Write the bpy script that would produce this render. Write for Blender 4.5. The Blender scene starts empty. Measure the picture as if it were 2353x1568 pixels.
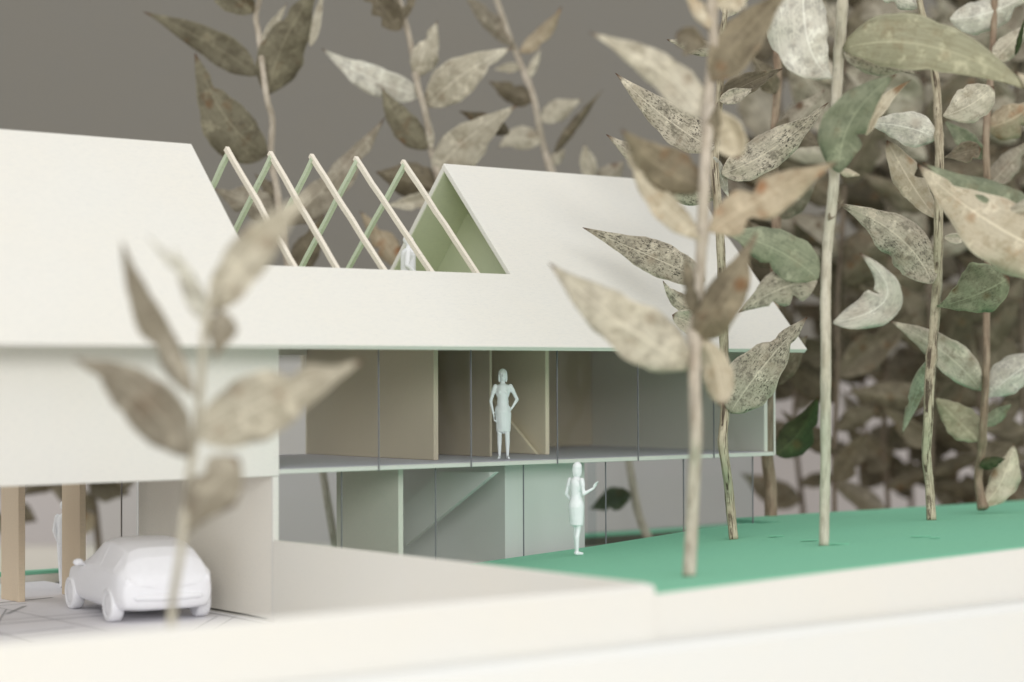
import bpy, bmesh, math, random
from mathutils import Vector, Matrix
random.seed(7)
S = bpy.context.scene
COL = S.collection
# ------------------------------------------------------------------ camera, world, lamps, exposure
# one unit is one centimetre of the 1:100 model (one "metre" of the house it shows)
CAM = Vector((-17.9094, -29.5731, 4.1997))
YAW, PITCH, ROLL = 0.6611, 0.0194, -0.0041
FPX = 4602.12                                   # focal length for a 2353 px wide picture
fwd = Vector((math.sin(YAW)*math.cos(PITCH), math.cos(YAW)*math.cos(PITCH), math.sin(PITCH)))
rt0 = Vector((math.cos(YAW), -math.sin(YAW), 0)); up0 = rt0.cross(fwd)
rt = math.cos(ROLL)*rt0 + math.sin(ROLL)*up0
upv = -math.sin(ROLL)*rt0 + math.cos(ROLL)*up0
cd = bpy.data.cameras.new("camera"); cam = bpy.data.objects.new("camera", cd); COL.objects.link(cam)
m3 = Matrix((rt, upv, -fwd)).transposed()
cam.matrix_world = Matrix.Translation(CAM) @ m3.to_4x4()
cd.sensor_width = 36.0; cd.lens = FPX/2353*36.0
cd.clip_start = 0.5; cd.clip_end = 2000
cd.dof.use_dof = True; cd.dof.focus_distance = 38.2; cd.dof.aperture_fstop = 0.145; cd.dof.aperture_blades = 7
S.camera = cam

W = bpy.data.worlds.new("World"); S.world = W; W.use_nodes = True
W.node_tree.nodes['Background'].inputs[0].default_value = (1.0, 0.995, 0.985, 1)
W.node_tree.nodes['Background'].inputs[1].default_value = 0.86

def area(name, loc, target, size, power, col):
    l = bpy.data.lights.new(name, 'AREA'); l.shape = 'RECTANGLE'; l.size, l.size_y = size; l.energy = power; l.color = col
    o = bpy.data.objects.new(name, l); COL.objects.link(o); o.location = loc
    o.rotation_euler = (Vector(target)-Vector(loc)).to_track_quat('-Z', 'Y').to_euler(); return o
area("window_lamp", (-34, -72, 24), (4, 0, 3), (56, 22), 28500, (1.0, 0.995, 0.98))
S.view_settings.view_transform = 'Standard'; S.view_settings.look = 'None'
S.view_settings.exposure = 0.08; S.view_settings.gamma = 1.0
try: S.view_settings.use_curve_mapping = False
except Exception: pass
S.cycles.max_bounces = 10; S.cycles.transparent_max_bounces = 24

# ------------------------------------------------------------------ pixel -> world helpers
K = 0.71346                                      # full photo px -> 2353 px
def at(x, y, D):                                 # full-photo pixel at camera depth D
    return CAM + (fwd + rt*((x*K-1176.5)/FPX) - upv*((y*K-784.0)/FPX))*D
def hit(x, y, axis, val):
    d = at(x, y, 1) - CAM
    return CAM + d*((val-CAM[axis])/d[axis])
def px(w, D): return w*K/FPX*D                   # full-photo pixel length -> world length at D

# ------------------------------------------------------------------ materials
def newmat(name):
    m = bpy.data.materials.new(name); m.use_nodes = True; nt = m.node_tree
    for n in list(nt.nodes): nt.nodes.remove(n)
    out = nt.nodes.new('ShaderNodeOutputMaterial'); b = nt.nodes.new('ShaderNodeBsdfPrincipled')
    nt.links.new(b.outputs[0], out.inputs[0]); return m, nt, b, out
def N(nt, typ, **kw):
    n = nt.nodes.new(typ)
    for k, v in kw.items(): setattr(n, k, v)
    return n
def mixc(nt, fac, a, b, mode='MIX'):
    n = nt.nodes.new('ShaderNodeMix'); n.data_type = 'RGBA'; n.blend_type = mode
    for i, v in ((0, fac), (6, a), (7, b)):
        if isinstance(v, (int, float)): n.inputs[i].default_value = v
        elif isinstance(v, tuple): n.inputs[i].default_value = (*v, 1)
        else: nt.links.new(v, n.inputs[i])
    return n.outputs[2]
def ramp(nt, src, p0, p1):
    r = nt.nodes.new('ShaderNodeMapRange'); r.inputs[1].default_value = p0; r.inputs[2].default_value = p1
    nt.links.new(src, r.inputs[0]); return r.outputs[0]
def noise(nt, vec, scale, detail=3, rough=.55):
    n = nt.nodes.new('ShaderNodeTexNoise'); n.inputs['Scale'].default_value = scale
    n.inputs['Detail'].default_value = detail; n.inputs['Roughness'].default_value = rough
    if vec is not None: nt.links.new(vec, n.inputs['Vector'])
    return n.outputs['Fac']
def mapping(nt, vec, sc, loc=None):
    m = nt.nodes.new('ShaderNodeMapping'); m.inputs['Scale'].default_value = sc
    nt.links.new(vec, m.inputs['Vector'])
    if loc is not None: nt.links.new(loc, m.inputs['Location'])
    return m.outputs[0]
def math_(nt, op, a, b=None):
    n = nt.nodes.new('ShaderNodeMath'); n.operation = op
    for i, v in ((0, a), (1, b)):
        if v is None: continue
        if isinstance(v, (int, float)): n.inputs[i].default_value = v
        else: nt.links.new(v, n.inputs[i])
    return n.outputs[0]
def bump(nt, b, h, strength, dist=.02):
    n = nt.nodes.new('ShaderNodeBump'); n.inputs['Strength'].default_value = strength; n.inputs['Distance'].default_value = dist
    nt.links.new(h, n.inputs['Height']); nt.links.new(n.outputs[0], b.inputs['Normal'])

def card(name, c, var=.035, fib=.05, rough=.85):
    m, nt, b, out = newmat(name)
    o = N(nt, 'ShaderNodeTexCoord').outputs['Object']
    big = noise(nt, o, .55, 3)
    f1 = noise(nt, mapping(nt, o, (5, 14, 30)), 1.6, 4, .65)
    fl = noise(nt, o, 26, 2)
    d = tuple(x*(1-var*2.2) for x in c); w = (min(c[0]*1.03, .9), c[1]*1.0, c[2]*.95)
    col = mixc(nt, big, c, w)
    col = mixc(nt, math_(nt, 'MULTIPLY', ramp(nt, f1, .45, .75), .8), col, d)
    col = mixc(nt, math_(nt, 'MULTIPLY', ramp(nt, fl, .66, .74), .35), col, tuple(x*.72 for x in c))
    nt.links.new(col, b.inputs['Base Color']); b.inputs['Roughness'].default_value = rough
    b.inputs['Specular IOR Level'].default_value = .25
    bump(nt, b, f1, fib*4, .012); return m
M = {}
M['card'] = card('cream_card', (.745, .738, .697))
M['card_warm'] = card('warm_card', (.80, .775, .71))
M['card_edge'] = card('card_edge', (.74, .70, .60), .05)
M['card_grey'] = card('grey_card', (.75, .735, .68))
M['board'] = card('white_board', (.735, .745, .735), .012, .01)
M['fascia'] = card('fascia_card', (.725, .718, .688), .02, .02)
M['paper'] = card('plan_paper', (.84, .835, .885), .02, .02)
M['ink'] = card('ink', (.46, .46, .49), .02, 0)
M['green'] = card('green_card', (.23, .58, .40), .06, .03, .7)
M['wood'] = card('wood_strip', (.79, .74, .645), .08, .1)
M['lime'] = card('lime_card', (.50, .57, .36), .04, .02)
M['card_tan'] = card('tan_card', (.60, .52, .415))
M['cream_wall'] = card('cream_wall', (.84, .75, .59))
M['floor'] = card('floor_paper', (.74, .70, .82), .02, .02)
M['post'] = card('tan_post', (.70, .59, .45), .05, .04)
M['table'] = card('table', (.74, .71, .64), .02, 0)
M['wall'] = card('wall_paint', (.245, .235, .212), .01, 0)
M['lilac'] = card('lilac_board', (.56, .53, .535), .01, 0)
def plastic(name, c, rough=.38, sss=.12):
    m, nt, b, out = newmat(name)
    o = N(nt, 'ShaderNodeTexCoord').outputs['Object']
    n = noise(nt, o, 9, 3); col = mixc(nt, n, c, tuple(x*.94 for x in c))
    nt.links.new(col, b.inputs['Base Color']); b.inputs['Roughness'].default_value = rough
    b.inputs['Subsurface Weight'].default_value = sss; b.inputs['Subsurface Radius'].default_value = (.1, .1, .1)
    bump(nt, b, noise(nt, mapping(nt, o, (6, 6, 60)), 2, 2), .05, .01); return m
M['white'] = plastic('white_plastic', (.93, .94, .96))
M['print'] = plastic('white_print', (.92, .92, .95), .45)
def glass(name, tint):
    m, nt, b, out = newmat(name); nt.nodes.remove(b)
    t = N(nt, 'ShaderNodeBsdfTransparent'); t.inputs[0].default_value = (*tint, 1)
    g = N(nt, 'ShaderNodeBsdfGlossy'); g.inputs['Roughness'].default_value = .03; g.inputs[0].default_value = (.95, .97, 1, 1)
    lw = N(nt, 'ShaderNodeFresnel'); lw.inputs[0].default_value = 1.13
    mx = N(nt, 'ShaderNodeMixShader'); nt.links.new(lw.outputs[0], mx.inputs[0]); nt.links.new(t.outputs[0], mx.inputs[1]); nt.links.new(g.outputs[0], mx.inputs[2])
    nt.links.new(mx.outputs[0], out.inputs[0]); return m
M['glass'] = glass('acetate', (.965, .98, .975))
M['glass_blue'] = glass('tinted_acetate', (.92, .945, .95))
M['rear_shade'] = card('rear_shade_card', (.12, .115, .095), .03, .02)  # rear riser and court: shade put into a dark card colour
M['green_bounce'] = card('card_green_bounce', (.60, .65, .49), .04, .02)  # attic card, green bounce light put into its colour
M['wood_bounce'] = card('wood_strip_green_bounce', (.56, .645, .49), .08, .1)  # back rafters: green bounce light put into the wood colour
M['joint'] = card('joint_line', (.20, .20, .22), .02, 0)

def leafmat(name, c1, c2, dark, speck=.5, spots=.4, vein=.3, rim=.4, spotc=(.17, .085, .03)):
    c1 = (c1[0], c1[1]*.985, c1[2]*.90); c2 = (c2[0], c2[1]*.98, c2[2]*.87)
    m, nt, b, out = newmat(name)
    uv = N(nt, 'ShaderNodeUVMap', uv_map='size').outputs[0]; un = N(nt, 'ShaderNodeUVMap', uv_map='unit').outputs[0]
    oi = N(nt, 'ShaderNodeObjectInfo').outputs['Random']
    cmb = N(nt, 'ShaderNodeCombineXYZ'); 
    for i, k in ((0, 37.), (1, 91.), (2, 53.)): nt.links.new(math_(nt, 'MULTIPLY', oi, k), cmb.inputs[i])
    off = cmb.outputs[0]
    p = mapping(nt, uv, (1, 1, 1), off)
    sx = N(nt, 'ShaderNodeSeparateXYZ'); nt.links.new(un, sx.inputs[0]); s, t = sx.outputs[0], sx.outputs[1]
    col = mixc(nt, ramp(nt, noise(nt, p, 1.6, 4), .35, .65), c1, c2)
    col = mixc(nt, math_(nt, 'MULTIPLY', ramp(nt, oi, 0, 1), .45), col, tuple(x*.62 for x in c2))
    vl = noise(nt, mapping(nt, uv, (26, 1.6, 1), off), 1.0, 3, .6)
    col = mixc(nt, math_(nt, 'MULTIPLY', ramp(nt, vl, .48, .68), vein), col, dark)
    mo = noise(nt, p, 4.2, 6, .72)
    col = mixc(nt, math_(nt, 'MULTIPLY', ramp(nt, mo, .50, .62), .42+.28*speck), col, tuple(x*1.15 for x in dark))
    col = mixc(nt, math_(nt, 'MULTIPLY', ramp(nt, noise(nt, p, 3.1, 5, .7), .54, .66), .60), col, tuple(min(1, x*1.32) for x in c1))
    br = ramp(nt, noise(nt, p, 1.9, 4, .65), .57, .70)
    col = mixc(nt, math_(nt, 'MULTIPLY', br, .25+.35*spots), col, tuple(a*.5+b*.8 for a, b in zip(dark, spotc)))
    patch = ramp(nt, noise(nt, p, 2.3, 2), .36, .62)
    sp = ramp(nt, noise(nt, mapping(nt, p, (1, .42, 1)), 38, 2, .65), .54, .61)
    sp2 = ramp(nt, noise(nt, mapping(nt, p, (1, .5, 1)), 17, 4, .72), .57, .66)
    col = mixc(nt, math_(nt, 'MULTIPLY', math_(nt, 'MULTIPLY', sp, patch), speck), col, tuple(x*.30 for x in dark))
    col = mixc(nt, math_(nt, 'MULTIPLY', sp2, speck*.7), col, tuple(x*.7 for x in dark))
    vo = N(nt, 'ShaderNodeTexVoronoi'); vo.inputs['Scale'].default_value = 1.45; nt.links.new(p, vo.inputs['Vector'])
    wob = math_(nt, 'ADD', vo.outputs['Distance'], math_(nt, 'MULTIPLY', noise(nt, p, 7, 2), .12))
    sm = ramp(nt, wob, .27, .13)
    col = mixc(nt, math_(nt, 'MULTIPLY', sm, spots), col, spotc)
    ab = math_(nt, 'ABSOLUTE', s)
    col = mixc(nt, math_(nt, 'MULTIPLY', ramp(nt, ab, .05, .015), .45), col, tuple(min(1, x*1.35) for x in c1))
    col = mixc(nt, math_(nt, 'MULTIPLY', ramp(nt, ab, .90, .99), rim), col, tuple(min(1, x*1.2) for x in c1))
    col = mixc(nt, ramp(nt, t, .93, .99), col, (.10, .05, .025))
    nt.links.new(col, b.inputs['Base Color']); b.inputs['Roughness'].default_value = .72
    b.inputs['Specular IOR Level'].default_value = .3
    bump(nt, b, vl, .35, .015)
    tr = N(nt, 'ShaderNodeBsdfTranslucent'); nt.links.new(col, tr.inputs[0])
    mx = N(nt, 'ShaderNodeMixShader'); mx.inputs[0].default_value = .16
    nt.links.new(b.outputs[0], mx.inputs[1]); nt.links.new(tr.outputs[0], mx.inputs[2]); nt.links.new(mx.outputs[0], out.inputs[0])
    return m
L = {}
L['pale'] = leafmat('leaf_pale', (.66, .625, .55), (.52, .485, .415), (.20, .17, .12), .35, .35, .25)
L['cream'] = leafmat('leaf_cream', (.72, .665, .565), (.60, .54, .44), (.28, .22, .13), .15, .6, .2, .5, (.30, .13, .03))
L['white'] = leafmat('leaf_white', (.78, .77, .73), (.66, .65, .61), (.24, .23, .20), .3, .25, .2)
L['speck'] = leafmat('leaf_speckled', (.66, .615, .535), (.54, .495, .425), (.13, .115, .085), .95, .3, .3)
L['tan'] = leafmat('leaf_tan', (.56, .485, .38), (.44, .375, .29), (.22, .15, .08), .2, .7, .25, .4, (.33, .12, .03))
L['taupe'] = leafmat('leaf_taupe', (.44, .405, .35), (.28, .25, .205), (.14, .115, .08), .3, .8, .25, .4, (.10, .045, .015))
L['umber'] = leafmat('leaf_umber', (.33, .285, .21), (.21, .18, .13), (.09, .07, .045), .3, .7, .3, .5, (.20, .09, .03))
L['shade'] = leafmat('leaf_shade', (.27, .25, .185), (.17, .155, .115), (.07, .055, .035), .3, .8, .3, .5, (.16, .08, .03))
L['brown'] = leafmat('leaf_brown', (.27, .235, .18), (.19, .165, .12), (.08, .065, .045), .4, .6, .35)
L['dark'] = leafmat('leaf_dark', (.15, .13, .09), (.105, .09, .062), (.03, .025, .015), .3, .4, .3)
L['olive'] = leafmat('leaf_olive', (.46, .45, .335), (.38, .38, .275), (.22, .20, .12), .15, .35, .5, .8)
L['green'] = leafmat('leaf_green', (.34, .37, .275), (.25, .285, .205), (.08, .10, .06), .2, .35, .25, .3)
L['blotch'] = leafmat('leaf_blotched', (.26, .295, .20), (.175, .195, .13), (.07, .075, .04), .5, 1., .2, .9, (.10, .07, .025))
L['darkgreen'] = leafmat('leaf_dark_green', (.085, .115, .05), (.06, .08, .038), (.03, .035, .02), .2, .4, .3)
def bark(name, c1, c2, stripe):
    m, nt, b, out = newmat(name)
    uv = N(nt, 'ShaderNodeUVMap', uv_map='size').outputs[0]
    st = noise(nt, mapping(nt, uv, (5.0, .9, 1)), 2.2, 4, .65)
    bl = noise(nt, uv, 1.7, 3)
    col = mixc(nt, ramp(nt, bl, .4, .62), c1, c2)
    col = mixc(nt, math_(nt, 'MULTIPLY', ramp(nt, st, .50, .60), stripe), col, (.075, .05, .03))
    nt.links.new(col, b.inputs['Base Color']); b.inputs['Roughness'].default_value = .75
    bump(nt, b, st, .6, .02); return m
B = {}
B['smooth'] = bark('stem_smooth', (.58, .545, .44), (.47, .43, .33), .3)
B['ridged'] = bark('stem_ridged', (.56, .50, .36), (.38, .32, .22), .95)
B['red'] = bark('stem_red', (.27, .19, .13), (.36, .28, .20), .5)
B['tan'] = bark('stem_tan', (.56, .50, .41), (.42, .36, .28), .4)
B['dim'] = bark('stem_dim', (.20, .155, .11), (.14, .11, .08), .4)

# ------------------------------------------------------------------ object helpers
def link(name, me, mat=None, parent=None):
    o = bpy.data.objects.new(name, me); COL.objects.link(o)
    if mat is not None: me.materials.append(mat)
    if parent is not None: o.parent = parent; o.matrix_parent_inverse = parent.matrix_world.inverted()
    return o
def empty(name, loc, label, cat, group=None):
    o = bpy.data.objects.new(name, None); COL.objects.link(o); o.location = loc; o.empty_display_size = .3
    o.matrix_world = Matrix.Translation(loc)
    tag(o, label, cat, group); return o
def tag(o, label, cat, group=None):
    o['label'] = label; o['category'] = cat
    if group: o['group'] = group
    return o
def mesh(name, verts, faces):
    me = bpy.data.meshes.new(name); me.from_pydata([tuple(v) for v in verts], [], faces); me.update(); return me
def bev(o, w=.012, seg=1):
    m = o.modifiers.new('bevel', 'BEVEL'); m.width = w; m.segments = seg; m.limit_method = 'ANGLE'; return o
def box(name, a, b, mat, parent=None, bw=.01):
    (x0, y0, z0), (x1, y1, z1) = a, b
    v = [(x, y, z) for z in (z0, z1) for y in (y0, y1) for x in (x0, x1)]
    f = [(0, 2, 3, 1), (4, 5, 7, 6), (0, 1, 5, 4), (2, 6, 7, 3), (0, 4, 6, 2), (1, 3, 7, 5)]
    o = link(name, mesh(name, v, f), mat, parent)
    if bw: bev(o, bw)
    return o
def prism(name, poly, ext, mat, parent=None, bw=.008):
    """poly: planar list of Vectors; ext: extrusion Vector"""
    n = len(poly); v = [Vector(p) for p in poly] + [Vector(p)+Vector(ext) for p in poly]
    f = [tuple(range(n)), tuple(range(2*n-1, n-1, -1))] + [(i, i+n, (i+1) % n+n, (i+1) % n) for i in range(n)]
    me = mesh(name, v, f); bm = bmesh.new(); bm.from_mesh(me); bmesh.ops.recalc_face_normals(bm, faces=bm.faces); bm.to_mesh(me); bm.free()
    o = link(name, me, mat, parent)
    if bw: bev(o, bw)
    return o
def struct(o): o['kind'] = 'structure'; return o

# ------------------------------------------------------------------ the setting
ZC = .10                                          # car court level
tb = struct(box('table_top', (-160, -60, -3.2), (160, 130, -2.0), M['table'], None, 0))
wl_c = at(1650, 1100, 118)
def facing_panel(name, c, halfw, z0, z1, thick, mat):
    r = Vector((rt0.x, rt0.y, 0)).normalized(); f = Vector((fwd.x, fwd.y, 0)).normalized()
    c = Vector((c.x, c.y, 0))
    poly = [c-r*halfw+Vector((0, 0, z0)), c+r*halfw+Vector((0, 0, z0)), c+r*halfw+Vector((0, 0, z1)), c-r*halfw+Vector((0, 0, z1))]
    return prism(name, poly, f*thick, mat, None, 0)
struct(facing_panel('background_wall', wl_c, 150, -2.0, 110, 2.0, M['wall']))
bd = facing_panel('backdrop_board', at(1650, 1100, 76), 60, -1.996, 5.0, .6, M['lilac'])
tag(bd, 'pale lilac grey board standing on the table behind the house model', 'board')

# base: court slab, plinth, fascias
struct(box('base_board', (-22, -9.40, -.9), (30, 10.25, 0.0), M['card_edge'], None, 0))
struct(box('base_board', (-22, -10.15, -1.99), (32, -9.60, .74), M['board'], None, .10))
struct(box('car_court', (-22, -9.35, .004), (-.14, 9.0, ZC), M['paper'], None, 0))
# lines of the plan printed on the court paper
bm = bmesh.new()
def strip(p, q, w, z=ZC+.004):
    p, q = Vector((*p, z)), Vector((*q, z)); d = (q-p).normalized().cross(Vector((0, 0, 1)))*w/2
    bm.faces.new([bm.verts.new(v) for v in (p-d, q-d, q+d, p+d)])
for p, q, w in [((-6, 2.6), (-.2, 2.6), .05), ((-6, 3.1), (-1, 3.1), .03), ((-4.4, .2), (-4.4, 6.2), .04), ((-5.2, 0.2), (-2.9, 4.6), .035),
                ((-3.5, -2.5), (-.25, 1.0), .03), ((-3.9, -2.5), (-.5, 1.2), .03), ((-.34, -5), (-.34, 5), .06), ((-3.2, 3.9), (-2.4, 4.9), .09),
                ((-7, 4.6), (-2.2, 5.3), .03), ((-7, 1.0), (-3.1, 1.4), .045), ((-7, .5), (-3.0, .9), .025), ((-2.9, .6), (-2.9, 5.5), .025),
                ((-3.0, 5.6), (-1.4, 5.9), .10)]: strip(p, q, w)
me = bpy.data.meshes.new('printed_lines'); bm.to_mesh(me); bm.free()
pl = link('printed_line', me, M['ink'], bpy.data.objects['car_court'])

# lawn, a sheet that rises to the front and to the right
def interp(tab, x):
    if x <= tab[0][0]: return tab[0][1]
    for (a, za), (b, zb) in zip(tab, tab[1:]):
        if x <= b: return za+(zb-za)*(x-a)/(b-a)
    return tab[-1][1]
ZB = [(0, .56), (4.5, .81), (7.1, .95), (10.1, 1.15), (11.6, 1.22), (14, 1.22), (20, 1.21), (40, 1.19)]
ZF = [(0, 1.345), (3.4, 1.43), (7.9, 1.535), (12, 1.58), (20, 1.61), (40, 1.63)]
YF = -9.52
def lawn_z(x, y): 
    t = max(0, min(1.12, (y-.3)/(YF-.3) if y < .3 else 0)); return interp(ZB, x)*(1-t)+interp(ZF, x)*t
xs = [.03+i*.6 for i in range(55)]; ys = [YF+j*.62 for j in range(19)]
v = []; f = []; idx = {}
for i, x in enumerate(xs):
    for j, y in enumerate(ys):
        if y > .24 and x < 11.9: 
            continue
        idx[i, j] = len(v); v.append((x, min(y, 1.45), lawn_z(x, y)))
for i, x in enumerate(xs):                         # close the sheet along the glass
    if x < 11.9: idx[i, 'e'] = len(v); v.append((x, .24, lawn_z(x, .24)))
for i in range(len(xs)-1):
    for j in range(len(ys)-1):
        q = [idx.get(k) for k in ((i, j), (i+1, j), (i+1, j+1), (i, j+1))]
        if all(k is not None for k in q): f.append(tuple(q))
    jl = max(j for j in range(len(ys)) if ys[j] <= .24)
    if (i, 'e') in idx and (i+1, 'e') in idx: f.append((idx[i, jl], idx[i+1, jl], idx[i+1, 'e'], idx[i, 'e']))
lw = struct(link('lawn', mesh('lawn', v, f), M['green'])); sm = lw.modifiers.new('thick', 'SOLIDIFY'); sm.thickness = .08; sm.offset = -1
for x_, y_, l_ in [(2620, 1743, .5), (2695, 1755, .42), (2965, 1731, .35), (3010, 1735, .2), (2500, 1730, .3)]:
    P = None
    D = 28.
    while D < 60:
        P = at(x_, y_, D)
        if P.z < lawn_z(P.x, P.y): break
        D += .02
    c = Vector((P.x, P.y, lawn_z(P.x, P.y)+.012)); r = rt0*l_*.5; g = fwd.copy(); g.z = 0; g = g.normalized()*.09
    vv = [c+r*math.cos(a)+g*math.sin(a) for a in [k*math.pi/4 for k in range(8)]]
    prism('glue_spot', vv, (0, 0, .012), M['green'], lw, 0)
# front edge board under the lawn
v = []; f = []
fx = [.03, 3.4, 7.9, 12, 20, 32]
for x in fx: v += [(x, -9.60, .05), (x, -9.60, interp(ZF, x)-.02), (x, -9.53, interp(ZF, x)-.02), (x, -9.53, .05)]
for i in range(len(fx)-1):
    for k in range(4): f.append((4*i+k, 4*i+4+k, 4*i+4+(k+1) % 4, 4*i+(k+1) % 4))
f += [(0, 1, 2, 3), tuple(4*(len(fx)-1)+k for k in (3, 2, 1, 0))]
me = mesh('edge_board', v, f); bm = bmesh.new(); bm.from_mesh(me); bmesh.ops.recalc_face_normals(bm, faces=bm.faces); bm.to_mesh(me); bm.free()
eb = tag(link('edge_board', me, M['fascia']), 'cream card edge of the base running under the green lawn', 'edge strip')
fl = tag(box('edge_board', (-22, -9.66, .05), (.02, -9.50, 1.465), M['fascia'], None, .05), 'tall cream card strip fencing the front of the car court', 'edge strip')
rw = tag(box('retaining_wall', (-.12, -9.48, ZC-.09), (0.0, -.03, 1.475), M['card_grey'], None, .012), 'grey card wall between the car court and the lawn', 'wall')
# rear garden
struct(box('rear_lawn', (-20, 9.02, .24), (30, 9.4, .30), M['green'], None, 0))
struct(box('rear_step', (-20, 9.01, .004), (2.0, 10.19, .236), M['card_warm'], None, 0))
struct(box('rear_step', (2.002, 9.01, .004), (30, 10.19, .236), M['rear_shade'], None, 0))  # shaded stretch of the step, painted dark
struct(box('rear_court', (.1, 5.80, .004), (12.2, 9.0, .05), M['rear_shade'], None, 0))  # dark colour stands in for shade behind the house
struct(box('lawn_edge', (12.05, 1.28, .004), (31.5, 1.42, 1.08), M['fascia'], None, 0))
struct(box('ground_floor', (-.1, .2, .004), (12, 6.38, .14), M['card_grey'], None, 0))

# ------------------------------------------------------------------ the house
H = empty('model_house', (0, 0, 0), 'cream card model house with a steep cut open roof and glazed front', 'model house')
Zs, Ye, Ze, Yr, Zr, Zsl = 2.69, -1.03, 4.80, 2.4536, 8.49, 6.204
XL, XR, XE, X0 = -.31, 5.305, 11.93, -12.0
kk = (Zr-Ze)/(Yr-Ye)
def ysl(z): return Ye+(z-Ze)/kk
nF = Vector((0, -kk, 1)).normalized(); T = .11
ys_ = ysl(Zsl)
prof = [(X0, Ye, Ze), (XE, Ye, Ze), (XE, Yr, Zr), (XR, Yr, Zr), (XR, ys_, Zsl), (XL, ys_, Zsl), (XL, Yr, Zr), (X0, Yr, Zr)]
prism('roof_slope', [Vector(p) for p in prof], -nF*T, M['card'], H, .012)
nB = Vector((0, kk, 1)).normalized()
yb = lambda y: 2*Yr-y
prof2 = [(x+{XR: .005, XL: -.005, XE: -.005, X0: .005}[x], yb(y)+(.004 if z > Zr-.01 else 0), z-(.004 if z > Zr-.01 else 0)) for x, y, z in prof]
prism('roof_slope', [Vector(p) for p in prof2], -nB*T, M['card'], H, .012)
# rafters of the open bay: a front and a back stick each
for x, fx_ in ((.45, 685), (1.36, 781.6), (2.26, 890), (3.26, 998.4), (4.36, 1105)):
    xf = hit(fx_/K, 618/K, 1, ys_).x
    e = random.uniform(-.02, .03)
    for s in (1, -1):
        a = Vector((x, Yr+s*.02, Zr+e-.01)); b = Vector((xf if s > 0 else x-.12+random.uniform(-.04, .04), (ys_ if s > 0 else yb(ys_)), Zsl-.06))
        if s > 0: a = Vector((x, Yr+.03, Zr+e))
        else: a = Vector((x, Yr+.012, Zr+e-.075))
        d = (b-a).normalized(); n = Vector((0, -kk if s > 0 else kk, 1)).normalized()
        w = Vector((.039, 0, 0)); h = n*-.09
        sg = 9; vv = []; ff = []
        for q in range(sg+1):
            c = a+(b-a)*q/sg + Vector((random.uniform(-.008, .008), 0, random.uniform(-.008, .008)))
            vv += [c-w*random.uniform(.9, 1.1), c+w*random.uniform(.9, 1.1), c+w+h, c-w+h]
        for q in range(sg):
            for k in range(4): ff.append((4*q+k, 4*q+4+k, 4*q+4+(k+1) % 4, 4*q+(k+1) % 4))
        ff += [(0, 1, 2, 3), tuple(4*sg+k for k in (3, 2, 1, 0))]
        me = mesh('rafter', vv, ff); bm = bmesh.new(); bm.from_mesh(me); bmesh.ops.recalc_face_normals(bm, faces=bm.faces); bm.to_mesh(me); bm.free()
        link('rafter', me, M['wood' if s > 0 else 'wood_bounce'], H)
# attic: green terrace floor, end partitions
box('terrace_floor', (X0+.1, -.30, 5.06), (11.85, 5.2, 5.27), M['lime'], H, 0)
def gable(name, x0, x1, z0, mat, inset=.16):
    dz = inset
    yy = lambda z: Ye+(z+dz-Ze)/kk
    poly = [(x0, yy(z0), z0), (x0, yb(yy(z0)), z0), (x0, Yr, Zr-dz)]
    return prism(name, [Vector(p) for p in poly], (x1-x0, 0, 0), mat, H)
gable('attic_partition', 6.37, 6.48, 5.275, M['green_bounce'])
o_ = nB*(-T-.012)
prism('attic_bounce_sheet', [Vector(p)+o_ for p in ((XR+.004, Yr+.09, Zr-.09*kk), (6.365, Yr+.09, Zr-.09*kk), (6.365, yb(ysl(5.3)), 5.3), (XR+.004, yb(ysl(5.3)), 5.3))], -nB*.02, M['green_bounce'], H, 0)  # added sheet whose green stands in for light bounced up inside the roof
gable('attic_partition', -.62, -.50, 5.275, M['card'])
gable('gable_wall', 11.74, 11.86, 5.275, M['card'])
# upper floor
box('floor_slab', (.012, -.02, 2.605), (11.98, 5.75, Zs-.006), M['card'], H)
box('floor_finish', (.02, .03, Zs-.004), (11.74, 5.70, Zs), M['floor'], H, 0)
box('floor_slab', (X0, .10, 2.60), (.0, 5.75, Zs), M['card_warm'], H)
box('wall_panel', (X0, -.045, 2.57), (.004, .075, 5.62), M['card'], H)
box('end_wall', (11.76, .05, Zs+.002), (11.86, 5.70, 5.055), M['card_grey'], H)
W_ = 2.0438
# glazing of the upper floor: panes with dark joints between them
for k in range(6):
    xa, xb = .02+W_*k, min(.0+W_*(k+1), 11.96)
    box('glass_pane', (xa+.0065, -.048, 2.615), (xb-.0075, -.024, 5.62), M['glass'], H, 0)
    if k: box('joint', (xa-.007, -.050, 2.60), (xa+.006, -.022, 5.60), M['joint'], H, 0)
box('corner_strip', (11.955, -.05, 2.62), (11.985, -.022, 5.6), M['card'], H, 0)
# glazing of the ground floor, set back a little
lj = [.12]+[hit(x/K, 1150/K, 1, .25).x for x in (786, 1002, 1204, 1393, 1572, 1731)]
for a, b in zip(lj, lj[1:]):
    box('glass_pane', (a+.0065, .252, .15), (b-.0065, .276, 2.60), M['glass'], H, 0)
    box('joint', (b-.006, .250, .15), (b+.006, .278, 2.598), M['joint'], H, 0)
box('glass_pane', (lj[-1]-.005, .285, .15), (lj[-1]+.018, 5.6, 2.60), M['glass_blue'], H, 0)
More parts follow.
